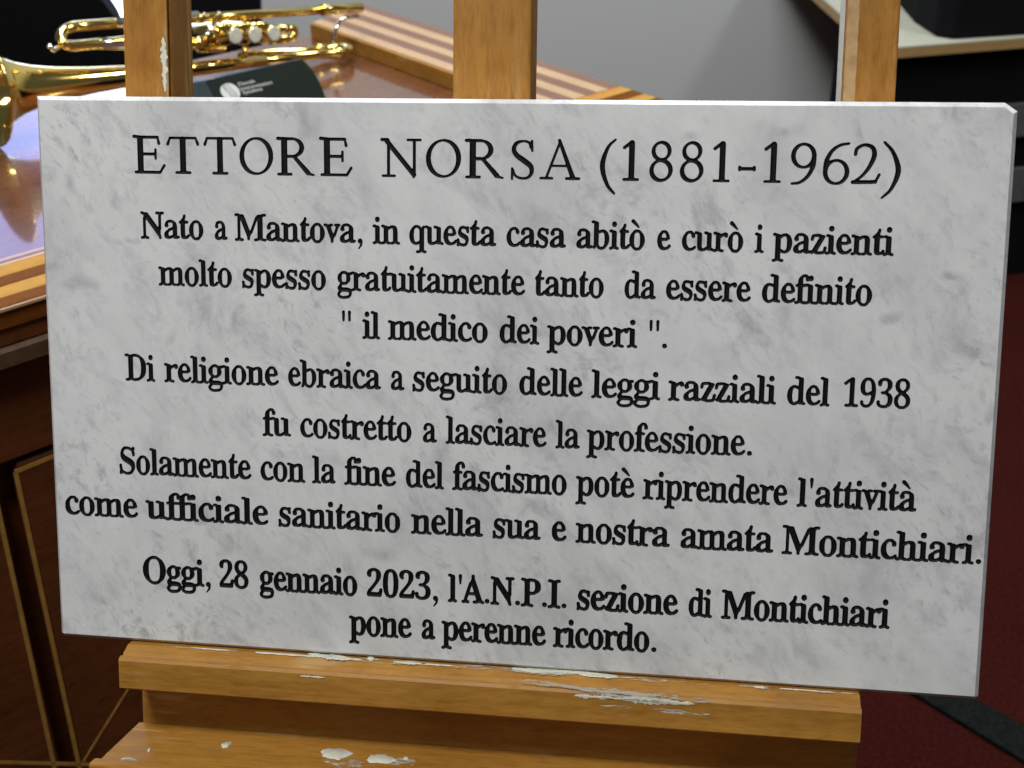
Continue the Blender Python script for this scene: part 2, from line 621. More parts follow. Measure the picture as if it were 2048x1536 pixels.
TH, TN, SR = .086, .044, .047
L_ = lambda x0, y0, x1, y1, r0, r1=None: [(x0, y0, r0), (x1, y1, r1 if r1 is not None else r0)]
CAPS = {
    'E': [L_(.22, .91, .22, .09, TH), L_(.03, .985, .24, .965, SR), L_(.22, .965, .76, .965, TN), L_(.76, .965, .80, .80, .03, .045),
          L_(.22, .52, .68, .52, TN), L_(.69, .40, .69, .64, .036), L_(.06, .035, .82, .035, .042), L_(.82, .035, .95, .22, .036, .04)],
    'T': [L_(.5, .91, .5, .09, TH), L_(.09, .955, .91, .955, .037), L_(.09, .955, .02, .79, .03, .045), L_(.91, .955, .98, .79, .03, .045),
          L_(.28, .035, .72, .035, .04)],
    'O': [arc(.5, .5, .43, .465, 0, 360, .034, .07, 44, .2)],
    'R': [L_(.2, .91, .2, .09, TH), L_(.03, .97, .2, .965, SR), L_(.04, .035, .38, .035, .04), L_(.2, .965, .42, .965, TN),
          arc(.40, .735, .27, .23, 90, -90, .034, .07), L_(.2, .505, .42, .505, TN), L_(.46, .50, .83, .08, .05, .07), L_(.83, .06, .985, .02, .045, .03)],
    'N': [L_(.19, .93, .19, .04, .042), L_(.03, .97, .17, .965, SR), L_(.05, .035, .34, .035, .036), L_(.15, .93, .81, .07, .066, .066),
          L_(.82, .04, .82, .96, .042), L_(.66, .965, .97, .965, .036), L_(.80, .0, .82, .06, .03)],
    'S': [[(x, y, r) for x, y, r in catmull([(.82, .80, .034), (.74, .93, .036), (.5, .965, .036), (.24, .91, .05), (.13, .76, .06), (.25, .61, .068),
                                             (.55, .47, .075), (.82, .33, .068), (.86, .17, .055), (.72, .045, .04), (.45, .02, .036), (.2, .09, .036), (.1, .24, .034)])],
          L_(.86, .97, .88, .72, .034), L_(.07, .0, .07, .27, .034)],
    'A': [L_(.5, .97, .17, .05, .036), L_(.48, .99, .82, .05, .045, .066), L_(.29, .35, .68, .35, .034), L_(.03, .03, .31, .03, .036), L_(.66, .03, .97, .03, .038)],
    '(': [catmull([(.95, 1.03, .03), (.45, .82, .045), (.12, .36, .068), (.45, -.1, .05), (.93, -.33, .035)])],
    ')': [catmull([(.05, 1.03, .035), (.55, .78, .05), (.88, .34, .068), (.55, -.1, .045), (.05, -.33, .03)])],
    '1': [L_(.06, .83, .55, .98, .045), L_(.55, .95, .55, .08, .075), L_(.06, .03, .97, .03, .038)],
    '8': [arc(.5, .755, .36, .215, 0, 360, .038, .056, 34, .5), arc(.5, .27, .43, .25, 0, 360, .04, .062, 34, .5)],
    '-': [L_(.06, .34, .94, .34, .045), L_(.06, .31, .06, .38, .04), L_(.94, .31, .94, .38, .04)],
    '9': [arc(.48, .68, .41, .285, 0, 360, .038, .06, 36), catmull([(.89, .66, .06), (.86, .42, .058), (.66, .17, .048), (.36, .02, .04), (.06, -.01, .034)])],
    '6': [arc(.52, .29, .41, .285, 0, 360, .038, .06, 36), catmull([(.11, .33, .06), (.15, .57, .058), (.34, .81, .048), (.64, .95, .04), (.95, .99, .036)])],
    '2': [catmull([(.10, .73, .045), (.15, .87, .045), (.40, .96, .042), (.68, .90, .055), (.76, .70, .062), (.60, .42, .052), (.36, .2, .04), (.05, .035, .036)]),
          L_(.05, .045, .84, .06, .05), L_(.84, .06, .97, .24, .038)],
}

plaque_frame = Matrix.Translation(T0 - MR.col[1] * .1497) @ MR.to_4x4()
PY = .1497
plaque = empty('marble_plaque', 'white marble plaque with black engraved Italian inscription standing on the easel ledge', 'plaque', plaque_frame)

all_loops = []          # every engraved contour in easel-frame metres


def engrave(mask, ox, oy, soft=1.15):
    """mask cells -> engraved part: V-cut floor meeting the face along the contour"""
    Fd = blur(mask.astype(float), soft)
    loops = contours(Fd)
    vs, es = [], []
    for lp in loops:
        n0 = len(vs)
        vs += [(ox + x * RES, oy + y * RES) for x, y in lp]
        es += [(n0 + k, n0 + (k + 1) % len(lp)) for k in range(len(lp))]
    all_loops.append(vs and (vs, es))
    C = np.array(vs)
    # inner points
    st = 4
    I, J = np.nonzero(Fd[::st, ::st] > .97)
    inner = np.c_[ox + J * st * RES, oy + I * st * RES]
    d = np.full(len(inner), 9.)
    for k in range(0, len(C), 400):
        d = np.minimum(d, np.sqrt(((inner[:, None, :] - C[None, k:k + 400]) ** 2).sum(-1)).min(1))
    keep = d > .00025
    inner, d = inner[keep], d[keep]
    pts = [Vector(p) for p in vs] + [Vector(p) for p in inner]
    V, Fc, ov = cdt_even_odd(pts, es)
    depth = []
    for src in ov:
        s = [q_ for q_ in src if q_ >= len(vs)]
        depth.append(-min(.00085, d[s[0] - len(vs)] * 1.1 + .0001) if s and not any(q_ < len(vs) for q_ in src) else 0.0)
    me = bpy.data.meshes.new('engraved_word')
    me.from_pydata([(p.x, p.y + PY, z) for p, z in zip(V, depth)], [], Fc)
    me.update()
    # normals towards +Z
    bmm = bmesh.new()
    bmm.from_mesh(me)
    bmesh.ops.delete(bmm, geom=[v for v in bmm.verts if not v.link_faces], context='VERTS')
    for f in bmm.faces:
        f.normal_update()
        if f.normal.z < 0: f.normal_flip()
        f.smooth = True
    bmm.to_mesh(me)
    bmm.free()
    link('engraved_word', me, M_INK, plaque)


def grid_for(x0, x1, y0, y1):
    pad = .0012
    ox, oy = x0 - pad, y0 - pad
    return np.zeros((int((y1 - y0 + 2 * pad) / RES) + 2, int((x1 - x0 + 2 * pad) / RES) + 2), bool), ox, oy


# header: every character by its measured extent; caps 0..1 over the baseline
HB = [(267.7, 346.5), (1760, 369.0)]      # baseline in the photograph
HT = [(267.7, 271.5), (1760, 287.0)]


def yline(pts, x):
    (xa, ya), (xb, yb) = pts
    return ya + (yb - ya) * (x - xa) / (xb - xa)


header = [[('E', 267.7, 333.3), ('T', 335.4, 399), ('T', 409.2, 472.8), ('O', 479, 547.8), ('R', 553.6, 629.5), ('E', 639, 706.6)],
          [('N', 761, 844), ('O', 851, 922.7), ('R', 929.3, 1007.2), ('S', 1019.7, 1070.6), ('A', 1077.9, 1161.2)],
          [('(', 1199.8, 1231.8), ('1', 1244.9, 1276.9), ('8', 1298.6, 1344.6), ('8', 1359.7, 1406), ('1', 1425.3, 1458.6), ('-', 1475.8, 1510.7),
           ('1', 1527, 1561), ('9', 1580.4, 1632.9), ('6', 1643, 1698), ('2', 1702, 1760.9), (')', 1763, 1801)]]
for word in header:
    xa = plq(word[0][1], 350).x
    xb = plq(word[-1][2], 365).x
    yb = min(plq(word[0][1], yline(HB, word[0][1])).y, plq(word[-1][2], yline(HB, word[-1][2])).y)
    yt = max(plq(word[0][1], yline(HT, word[0][1])).y, plq(word[-1][2], yline(HT, word[-1][2])).y)
    par = word[0][0] == '('
    m, ox, oy = grid_for(xa, xb, yb - (.0085 if par else .001), yt + .002)
    for ch, x0, x1 in word:
        gx0, gx1 = plq(x0, 355).x, plq(x1, 355).x
        b = plq(x0, yline(HB, x0)).y
        hgt = plq(x0, yline(HT, x0)).y - b
        gw = gx1 - gx0
        for st in CAPS[ch]:
            # strokes keep their weight while the glyph is stretched to its width
            P = [((gx0 + .01 * hgt + x * (gw - .02 * hgt) - ox) / RES, (b + y * hgt - oy) / RES, r * hgt / RES * 1.0) for x, y, r in st]
            stamp(m, P)
    engrave(m, ox, oy, 1.3)

# body: (word, left px, right px, baseline px at left, baseline px at right)
L2 = [((282, 475.6), (1786.7, 510.5)), [('Nato', 282, 408.4), ('a', 428.5, 455), ('Mantova,', 470, 726), ('in', 745.5, 799.7), ('questa', 817.3, 992.4),
      ('casa', 1011.5, 1132), ('abitò', 1151, 1290.4), ('e', 1312.5, 1341), ('curò', 1361.8, 1487), ('i', 1508.6, 1527), ('pazienti', 1544.7, 1786.7)]]
L3 = [((317.7, 569.4), (1744.5, 610.5)), [('molto', 317.7, 465.4), ('spesso', 485, 653.2), ('gratuitamente', 673, 1050), ('tanto', 1067.7, 1208.4),
      ('da', 1247.3, 1311.7), ('essere', 1330.2, 1501.6), ('definito', 1521.7, 1744.5)]]
L4 = [((725, 676), (1334, 696.5)), [('"', 684, 702.5), ('il', 725, 760), ('medico', 776, 976.5), ('dei', 997.8, 1078), ('poveri', 1094, 1274), ('"', 1297, 1318), ('.', 1324, 1334)]]
L5 = [((251, 759.7), (1821, 817.5)), [('Di', 251, 310.7), ('religione', 329.2, 557.7), ('ebraica', 575.3, 762), ('a', 780.4, 808.3), ('seguito', 825.5, 1015.4),
      ('delle', 1037, 1165.3), ('leggi', 1182.5, 1320), ('razziali', 1336.3, 1551.7), ('del', 1572, 1659), ('1938', 1684, 1821)]]
L6 = [((525.4, 870.4), (1505, 911.5)), [('fu', 525.4, 581.9), ('costretto', 599.3, 824.2), ('a', 844.4, 873.3), ('lasciare', 891.6, 1093), ('la', 1111, 1159.5), ('professione.', 1173, 1505)]]
L7 = [((240, 946), (1832.3, 1023.0)), [('Solamente', 240, 503), ('con', 520, 610.8), ('la', 624.6, 672.3), ('fine', 688.8, 792), ('del', 810.4, 888), ('fascismo', 904.5, 1134.4),
      ('potè', 1151.3, 1269.2), ('riprendere', 1285.2, 1575.2), ("l'attività", 1593.5, 1832.3)]]
L8 = [((129.8, 1027.5), (1950, 1127.5)), [('come', 129.8, 276.7), ('ufficiale', 291.8, 538.3), ('sanitario', 557.5, 802), ('nella', 822, 966), ('sua', 985.7, 1081), ('e', 1101.5, 1133),
      ('nostra', 1150.8, 1339.3), ('amata', 1359, 1546), ('Montichiari.', 1563, 1964)]]
L9 = [((285.3, 1164.5), (1778.5, 1256.0)), [('Oggi,', 285.3, 422.7), ('28', 438, 498.6), ('gennaio', 518, 716), ('2023,', 732.4, 876.8), ("l'A.N.P.I.", 896, 1134), ('sezione', 1153.8, 1356),
      ('di', 1375.3, 1423.7), ('Montichiari', 1442, 1778.5)]]
L10 = [((698.4, 1268.4), (1308, 1303.8)), [('pone', 698.4, 823.5), ('a', 842, 870.6), ('perenne', 883, 1091.5), ('ricordo.', 1105.8, 1313.8)]]
CAP = .676
ERO = 6.3
TRK = .045                        # letters set tight, serifs touching
SMALL = {'.': .20, ',': .20, "'": .16, '"': .30}
ACC = {'ò': 'o', 'à': 'a', 'è': 'e'}


def typeset(line, em, heavy):
    (bl, br), words = line
    for text, x0, x1 in words:
        def base_at(px):
            return plq(px, yline((bl, br), px)).y
        gx0, gx1 = plq(x0, yline((bl, br), x0)).x, plq(x1, yline((bl, br), x1)).x
        b0, b1 = base_at(x0), base_at(x1)
        # layout in em
        pen, items = 0.0, []
        first = last = None
        for ci, ch in enumerate(text):
            if ch in SMALL:
                items.append((ch, pen))
                l_, r_ = pen + .03, pen + SMALL[ch] - .03
                pen += SMALL[ch]
            else:
                E_, lo, hi, adv = glyph(ACC.get(ch, ch))
                items.append((ch, pen))
                l_, r_ = pen + lo, pen + hi
                nx = text[ci + 1] if ci + 1 < len(text) else ''
                pen += adv - (TRK if nx not in SMALL else -.01)
            first = l_ if first is None else min(first, l_)
            last = r_ if last is None else max(last, r_)
        dl = (heavy - 4.0) * RES
        sx = (gx1 - gx0 - 2 * dl) / (last - first)
        m, ox, oy = grid_for(gx0, gx1, min(b0, b1) - em * .26, max(b0, b1) + em * .80)
        dots = np.zeros_like(m)
        for ch, pn in items:
            X = lambda x: (gx0 + dl + (x - first) * sx - ox) / RES
            bb = b0 + (b1 - b0) * ((pn - first) / max(.01, last - first))
            Y = lambda y: (bb + y * em - oy) / RES
            r = .055 * em / RES
            if ch in SMALL:
                w = SMALL[ch]
                cx = pn + w / 2
                if ch == '.': stamp(dots, [(X(cx), Y(.055), r * 1.15), (X(cx) + .1, Y(.055), r * 1.15)])
                if ch == ',':
                    stamp(dots, [(X(cx), Y(.05), r * 1.2), (X(cx) + .1, Y(.045), r * 1.2)])
                    stamp(dots, [(X(cx) + r * .6, Y(.03), r * .7), (X(cx) + r * .5, Y(-.06), r * .55), (X(cx) - r * .7, Y(-.15), r * .35)])
                if ch == "'": stamp(dots, [(X(cx), Y(.66), r * .85), (X(cx), Y(.46), r * .45)])
                if ch == '"':
                    for k in (-.26, .26):
                        stamp(dots, [(X(cx + k * w * 1.1), Y(.66), r * .75), (X(cx + k * w * 1.1), Y(.44), r * .6)])
                continue
            E_, lo, hi, adv = glyph(ACC.get(ch, ch))
            G = np.c_[X(pn + E_[:, 0]), Y(E_[:, 1]), X(pn + E_[:, 2]), Y(E_[:, 3])]
            m |= fill_edges(m.shape, G)
            if ch in ACC:
                c = pn + (lo + hi) / 2
                stamp(dots, [(X(c - .12), Y(.70), r * .95), (X(c - .04), Y(.63), r * .75), (X(c + .04), Y(.55), r * .45)])
        # the router bit: stems slimmed, hairlines never thinner than the bit
        core = ~dilate(~m, ERO) | thin(m)
        engrave(dilate(core, heavy) | dots, ox, oy)


for line, em_px, heavy in ((L2, 79, 6.0), (L3, 79, 6.0), (L4, 79, 6.1), (L5, 79, 6.2), (L6, 79, 6.3), (L7, 79, 6.6), (L8, 79, 6.9), (L9, 79, 7.1), (L10, 79, 7.1)):
    (bl, br), ws = line
    xm = (bl[0] + br[0]) / 2
    ym = (bl[1] + br[1]) / 2
    em = (plq(xm, ym - 50).y - plq(xm, ym).y) / 50 * em_px
    typeset(line, em, heavy)

# ------------------------------------------------------------------ the slab
TK = .020
ch_ = .0026
corner = [plq(74, 192, -ch_), plq(2010, 205.5, -ch_), plq(2035, 223, -ch_), plq(1956, 1392, -ch_), plq(1951, 1397.5, -ch_), plq(129, 1270.5, -ch_), plq(124, 1265, -ch_)]
outer = [(c.x, c.y) for c in corner]
cxm, cym = 0.0, 0.0


def inset(poly, d):
    n = len(poly)
    out = []
    for i in range(n):
        p0, p1, p2 = (Vector(poly[(i + k) % n]) for k in (-1, 0, 1))
        a, b = (p1 - p0).normalized(), (p2 - p1).normalized()
        na, nb = Vector((a.y, -a.x)), Vector((b.y, -b.x))      # clockwise polygon: inward is to the right
        bis = (na + nb).normalized()
        out.append(tuple(p1 + bis * (d / max(.3, bis.dot(na)))))
    return out


inner = inset(outer, .0022)
pts = [Vector(p) for p in inner]
edges = [(k, (k + 1) % len(inner)) for k in range(len(inner))]
for vs, es in all_loops:
    n0 = len(pts)
    pts += [Vector(p) for p in vs]
    edges += [(a + n0, b + n0) for a, b in es]
V, Fc, ov = cdt_even_odd(pts, edges)
bm = bmesh.new()
bv = [bm.verts.new((p.x, p.y + PY, 0)) for p in V]
for f in Fc:
    try: bm.faces.new([bv[i] for i in f])
    except ValueError: pass
idx = {}
for k, src in enumerate(ov):
    for s in src:
        if s < len(inner): idx[s] = k
ring0 = [bv[idx[k]] for k in range(len(inner))]
ring1 = [bm.verts.new((x, y + PY, -ch_)) for x, y in outer]
ring2 = [bm.verts.new((x, y + PY, -TK)) for x, y in outer]
n = len(outer)
for a, b in ((ring0, ring1), (ring1, ring2)):
    for k in range(n): bm.faces.new((a[k], a[(k + 1) % n], b[(k + 1) % n], b[k]))
bm.faces.new(ring2)
bmesh.ops.delete(bm, geom=[v for v in bm.verts if not v.link_faces], context='VERTS')
bmesh.ops.recalc_face_normals(bm, faces=bm.faces)
me = bpy.data.meshes.new('slab')
bm.to_mesh(me)
bm.free()
# marble coordinates are those of the easel frame: move the mesh, keep texture through the object offset
slab = link('slab', me, M_MARBLE, plaque)
for v in me.vertices: v.co.y -= PY
slab.location = (0, PY, 0)

# ------------------------------------------------------------------ easel
LY = .813 / .937 + (H - 1.15) / .937
easel_frame = Matrix.Translation(T0 - MR.col[1] * LY) @ MR.to_4x4()
easel = empty('easel', 'orange beech painting easel with white paint stains carrying the marble plaque', 'easel', easel_frame)
ZP = -.0215                      # front of the posts, just behind the slab


def ebox(name, x0, x1, y0, y1, z0, z1, mat, bev=.0012):
    return box(name, (x0, y0 + LY, z0), (x1, y1 + LY, z1), mat, easel, bev)


YB = plq(300, 1432, ZP).y        # level of the tray floor
zb_post = ZP - .0005
lp0, lp1 = plq(247, 100, ZP).x, plq(334, 100, ZP).x
rp0, rp1 = plq(1689, 100, ZP).x, plq(1797, 100, ZP).x
cp0, cp1 = plq(905, 100, ZP).x, plq(1062, 100, ZP).x
ebox('facing', lp0, lp1, -LY + .02, .62, zb_post - .0016, zb_post, M_BEECH_Y, .0006)
ebox('joint', lp0 + .002, lp1 - .0022, -LY + .02, .62, zb_post - .0041, zb_post - .0016, M_BEECH_Y, 0)
ebox('post', lp0, lp1 + .0006, -LY + .02, .62, zb_post - .034, zb_post - .0040, M_BEECH_Y, .0008)
for (a, b, dp) in ((rp0, rp1, .034), (cp0, cp1, .024)):
    ebox('post', a, b, -LY + .02, .62, zb_post - dp, zb_post, M_BEECH_Y, .0014)

# ledge the plaque stands on: lip in front, groove behind it
xl0, xl1 = plq(240, 1335, .014).x, plq(1722, 1440, .014).x
yt_ = -.1500
prof = [(-.0212, yt_), (.0030, yt_), (.0085, yt_ - .0025), (.0105, yt_ - .0042), (.0125, yt_ - .0030), (.0145, yt_ - .0034), (.0155, yt_ - .0050),
        (.0155, yt_ - .0205), (.0145, yt_ - .0215), (-.0212, yt_ - .0215)]
bm = bmesh.new()
prism(bm, [(xl0, y + LY, z) for z, y in prof], Vector((xl1 - xl0, 0, 0)))
ledge = from_bm('ledge', bm, M_BEECH_X, easel)
# board under the ledge, spanning the posts
bd0, bd1 = plq(297, 1400, ZP).x, plq(1708, 1510, ZP).x
ebox('back_board', bd0, bd1, YB - .10, yt_ - .0222, ZP + .0002, ZP + .0085, M_BEECH_X, .0008)
# pencil tray: floor and raised front lip
zt = .047
ebox('tray_floor', bd0 - .002, bd1 + .002, YB - .012, YB, ZP + .009, zt - .0082, M_BEECH_X, .0005)
ebox('tray_lip', bd0 - .004, bd1 + .004, YB - .030, YB + .0022, zt - .008, zt, M_BEECH_X, .0015)
# lower stretcher and rear leg, carrying the easel on the floor
ebox('stretcher', lp1 + .0005, rp0 - .0005, -LY + .22, -LY + .26, ZP - .030, ZP - .008, M_BEECH_X)
bm = bmesh.new()
cpx = (cp0 + cp1) / 2
top = Vector((cpx, LY + .08, ZP - .026))
foot = MRI @ (Vector((T0.x, T0.y + .62, 0.02)) - (T0 - MR.col[1] * LY))
foot.x = cpx
dr = (foot - top)
side = Vector((.018, 0, 0))
thk = Vector((0, 0, -.022))
prism(bm, [top - side, top + side, top + side + thk, top - side + thk], dr)
from_bm('rear_leg', bm, M_BEECH_Y, easel)


# dried paint: low irregular blobs sitting on the wood
def blob(path, frame, h=.0007, jag=.28, name='paint_stain', mat=None):
    """path: list of (a,b,halfwidth) in the surface; frame(a,b,c)->point"""
    bm = bmesh.new()
    up, dn = [], []
    n = len(path)
    for i, (a, b, w) in enumerate(path):
        j = (1 - jag) + 2 * jag * random.random()
        k = (1 - jag) + 2 * jag * random.random()
        up.append((a, b + w * j))
        dn.append((a, b - w * k))
    ring = up + dn[::-1]
    ca = sum(p[0] for p in ring) / len(ring)
    out = [bm.verts.new(frame(a, b, .0002)) for a, b in ring]
    inn = [bm.verts.new(frame(a + (ca - a) * .04, b + (path[min(range(n), key=lambda q: abs(path[q][0] - a))][1] - b) * .4, h)) for a, b in ring]
    m_ = len(ring)
    for k in range(m_): bm.faces.new((out[k], out[(k + 1) % m_], inn[(k + 1) % m_], inn[k]))
    for k in range(n - 1):
        bm.faces.new((inn[k], inn[k + 1], inn[m_ - 2 - k], inn[m_ - 1 - k]))
    return from_bm(name, bm, mat or M_PAINT, easel, True)


def strip(pa, pb, surf, w0, n=34, **kw):
    """ragged stain between two photograph points on surface surf"""
    A, B = surf(*pa), surf(*pb)
    path = []
    p1, p2, p3 = (random.random() * 6 for _ in range(3))
    for k in range(n + 1):
        t = k / n
        e = math.sin(PI * min(1, max(0.02, t))) ** .40
        e *= 1 + .28 * math.sin(5 * t + p1) + .22 * math.sin(13 * t + p2) + .12 * math.sin(29 * t + p3)
        path.append((A[0] + (B[0] - A[0]) * t, A[1] + (B[1] - A[1]) * t + w0 * .3 * math.sin(7 * t + p2), w0 * max(.08, e)))
    return path


def on_plane(fixed_axis, val):
    """photograph px -> two coordinates on an axis-aligned plane of the easel frame"""
    def f(px, py):
        nrm = MR.col[fixed_axis]
        P = MRI @ (hp(px, py, T0 + nrm * val, nrm) - T0)
        return (P.x, P.y) if fixed_axis == 2 else (P.x, P.z)
    return f


ledge_top = on_plane(1, yt_)
ledge_front = on_plane(2, .0155)
tray_top = on_plane(1, YB)
fr_top = lambda c0: (lambda a, b, c: (a, c0 + c + LY, b))
fr_front = lambda z0: (lambda a, b, c: (a, b + LY, z0 + c))
# on the ledge top
sl = lambda px, py: ledge_top(px, py)
for pa, pb, w in (((502, 1314), (640, 1321), .0013), ((615, 1309), (690, 1315), .0022), ((636, 1326), (718, 1328), .0024), ((780, 1335), (838, 1338), .0016),
                  ((850, 1330), (905, 1334), .0008), ((1024, 1337), (1236, 1352), .0030), ((1155, 1362), (1235, 1367), .0016), ((1510, 1389), (1530, 1391), .0018),
                  ((1560, 1390), (1640, 1396), .0005), ((380, 1297), (460, 1303), .0005)):
    P = strip(pa, pb, sl, w)
    P = [(a, min(.0026, b), ww) for a, b, ww in P]
    blob(P, fr_top(yt_), .0006)
# the drop with a round outline
c0_ = sl(740, 1322)
blob([(c0_[0] + .0019 * math.cos(t), min(.001, c0_[1]), .0019 * abs(math.sin(t)) + .0001) for t in [PI - PI * k / 10 for k in range(11)]], fr_top(yt_), .0013, .02)
# scraped on the front face
for pa, pb, w in (((600, 1330), (650, 1334), .0006), ((1200, 1371), (1390, 1396), .0012), ((1150, 1360), (1230, 1370), .0012), ((1230, 1366), (1330, 1384), .0016)):
    P = strip(pa, pb, ledge_front, w, 26)
    P = [(a, min(yt_ - .0062, b), ww) for a, b, ww in P]
    blob(P, fr_front(.0155), .0004, .45)
# thin scraped smears, wood showing through
for pa, pb, w in (((520, 1310), (900, 1334), .0022), ((880, 1333), (1240, 1356), .0030), ((1180, 1360), (1420, 1376), .0016), ((1480, 1384), (1716, 1400), .0014), ((320, 1293), (480, 1304), .0010)):
    P = [(a, min(.0026, b), ww_) for a, b, ww_ in strip(pa, pb, sl, w, 40)]
    blob(P, fr_top(yt_ + .0001), .0003, .2, mat=M_SCRAPE)
for pa, pb, w in (((1040, 1362), (1420, 1405), .0020), ((1180, 1410), (1420, 1428), .0010)):
    P = [(a, b, ww_) for a, b, ww_ in strip(pa, pb, ledge_front, w, 40)]
    blob(P, fr_front(.01555), .0002, .2, mat=M_SCRAPE)
# on the tray floor
def puddle(px, py, rx, ry, mat=None, h=.0010, seed=0):
    c = tray_top(px, py)
    bm = bmesh.new()
    rnd = random.Random(seed)
    ph = [rnd.random() * 6.3 for _ in range(5)]
    out, inn = [], []
    for k in range(40):
        t = 2 * PI * k / 40
        m = 1 + .10 * math.sin(2 * t + ph[0]) + .09 * math.sin(3 * t + ph[1]) + .07 * math.sin(5 * t + ph[2]) + .05 * math.sin(9 * t + ph[3]) + .03 * math.sin(14 * t + ph[4])
        x, z = rx * m * math.cos(t), ry * m * math.sin(t)
        out.append(bm.verts.new((c[0] + x, YB + LY + .0001, c[1] + z)))
        inn.append(bm.verts.new((c[0] + x * .86, YB + LY + h, c[1] + z * .80)))
    for k in range(40): bm.faces.new((out[k], out[(k + 1) % 40], inn[(k + 1) % 40], inn[k]))
    bm.faces.new(inn)
    return from_bm('paint_stain', bm, mat or M_PAINT, easel, True)


for k, (px, py, rx, ry) in enumerate(((672, 1508, .0078, .0070), (762, 1519, .0072, .0056), (452.5, 1490.5, .0025, .0036), (298.5, 1501.5, .0009, .0014), (812, 1518, .0012, .0016))):
    puddle(px, py, rx, ry, seed=k + 3)
for k, (px, py, rx, ry) in enumerate(((690, 1526, .011, .0050), (800, 1524, .0085, .0050), (258, 1521, .0055, .0032), (650, 1497, .002, .001))):
    puddle(px, py, rx, ry, M_SCRAPE, .0003, seed=k + 20)
# streak along the right edge of the left post
A = on_plane(2, zb_post)
pth = []
for k in range(26):
    t = k / 25
    x, y = A(326 + 7 * t, 75 + 108 * t)
    pth.append((y, min(x, lp1 - .0019), .0004 + .0013 * math.sin(PI * (1 - (1 - t) ** 1.3)) ** .7))
blob(pth, lambda a, b, c: (b, a + LY, zb_post + c), .0005, .45)
# pale wash of paint on the left edge of the right post
M_WASH = plain('worn_pale_wash', (.46, .29, .13), .55, var=.2, nscale=120)
pth = []
for k in range(30):
    t = k / 29
    x, y = A(1694 - 4 * t, -30 + 240 * t)
    pth.append((y, rp0 + .0034, .0028))
blob(pth, lambda a, b, c: (b, a + LY, zb_post + c), .0002, .06, mat=M_WASH)
pth = [(plq(1690, -30 + 240 * k / 29, ZP).y, zb_post - .017, .014) for k in range(30)]
blob(pth, lambda a, b, c: (rp0 - c, a + LY, b), .0004, .05)

# ------------------------------------------------------------------ desk
DZ = .76                          # desk top
RZ = DZ + .022                    # top of the raised rim
p0 = hz(0, 532, RZ)
p1 = hz(1240, 172, RZ)
a_ = (p1 - p0).normalized()       # along the front edge
n_ = Vector((-a_.y, a_.x, 0))     # into the desk
rim_far = hz(735, 11, RZ)
b_ = (rim_far - p1)
b_len = b_.length
b_.normalize()                    # along the right rim, away from the viewer
o_ = p1                           # front outer corner of the rim
desk = empty('conference_desk', 'mahogany desk with striped maple inlay rim behind the easel', 'desk', loc=Vector((o_.x, o_.y, 0)))
DB = Vector((o_.x, o_.y, 0))


def dprism(name, pts, ext, mat, bev=0.0, parent=None, axis=None):
    """prism given in world points, stored in a frame whose x axis runs along `axis`"""
    ax = (axis or a_).normalized()
    R = Matrix((ax, Vector((-ax.y, ax.x, 0)), Vector((0, 0, 1)))).transposed()
    bm = bmesh.new()
    base = Vector(pts[0])
    prism(bm, [R.transposed() @ (Vector(p) - base) for p in pts], R.transposed() @ ext)
    if bev: bevel_all(bm, bev, 1)
    ob = from_bm(name, bm, mat, parent or desk)
    ob.matrix_local = Matrix.Translation(base - DB) @ R.to_4x4()
    return ob


FL = 1.25                         # how far the front runs to the left
depth_far = (hz(627, 69, DZ) - o_).dot(n_)
W_R = None
# right rim, width from its inner edge line (625,45)->(905,139)
inn = hz(625, 45, RZ)
perp = Vector((b_.y, -b_.x, 0))   # to the right of b_
if perp.dot(inn - o_) < 0: perp = -perp      # towards the desk inside
rim_w = abs((inn - o_).dot(perp))
rim_len = (inn - o_).dot(b_)
# desk top: front line to far line, from rim inner side to the left
innA = o_ + perp * rim_w
# intersection of the rim's inner edge with the front line
k_in = rim_w / max(.05, abs(a_.dot(perp)))
front_in = o_ - a_ * k_in
zt_ = Vector((0, 0, DZ - RZ))
far_r = front_in + b_ * (depth_far / b_.dot(n_))
top_poly = [front_in + zt_, far_r + zt_, far_r - a_ * (FL - .2) + zt_, o_ - a_ * FL + zt_]
for p in top_poly: p.z = DZ
dprism('desk_top', [p - Vector((0, 0, .03)) for p in top_poly], Vector((0, 0, .03)), M_DESK)
# rim: six strips running away from the viewer, standing proud of the top
ns = 6
for k in range(ns):
    i0, i1 = rim_w * k / ns, rim_w * (k + 1) / ns - .0004
    def edge(i, far):
        if far: return o_ + perp * i + b_ * (rim_len + .05 * (rim_w - i) / rim_w)
        # meets the front strip along the front line
        t = i / max(.05, abs(a_.dot(perp)))
        return o_ - a_ * t + n_ * .0006
    q = [edge(i0, 0), edge(i1, 0), edge(i1, 1), edge(i0, 1)]
    dz = .0004 * (k % 2)
    dprism('rim_strip', [p - Vector((0, 0, .034)) for p in q], Vector((0, 0, .034 + dz)), (M_RIM_D, M_RIM_L)[k % 2], .0005, axis=b_)
# inner face board of the rim, orange brown
fi = edge(rim_w, 0)
q = [fi + perp * .0005, fi + perp * .0045, o_ + perp * (rim_w + .0045) + b_ * rim_len, o_ + perp * (rim_w + .0005) + b_ * rim_len]
dprism('rim_inner_board', [Vector((p.x, p.y, DZ + .0003)) for p in q], Vector((0, 0, RZ - DZ - .0008)), M_BEECH_X, .0006, axis=b_)
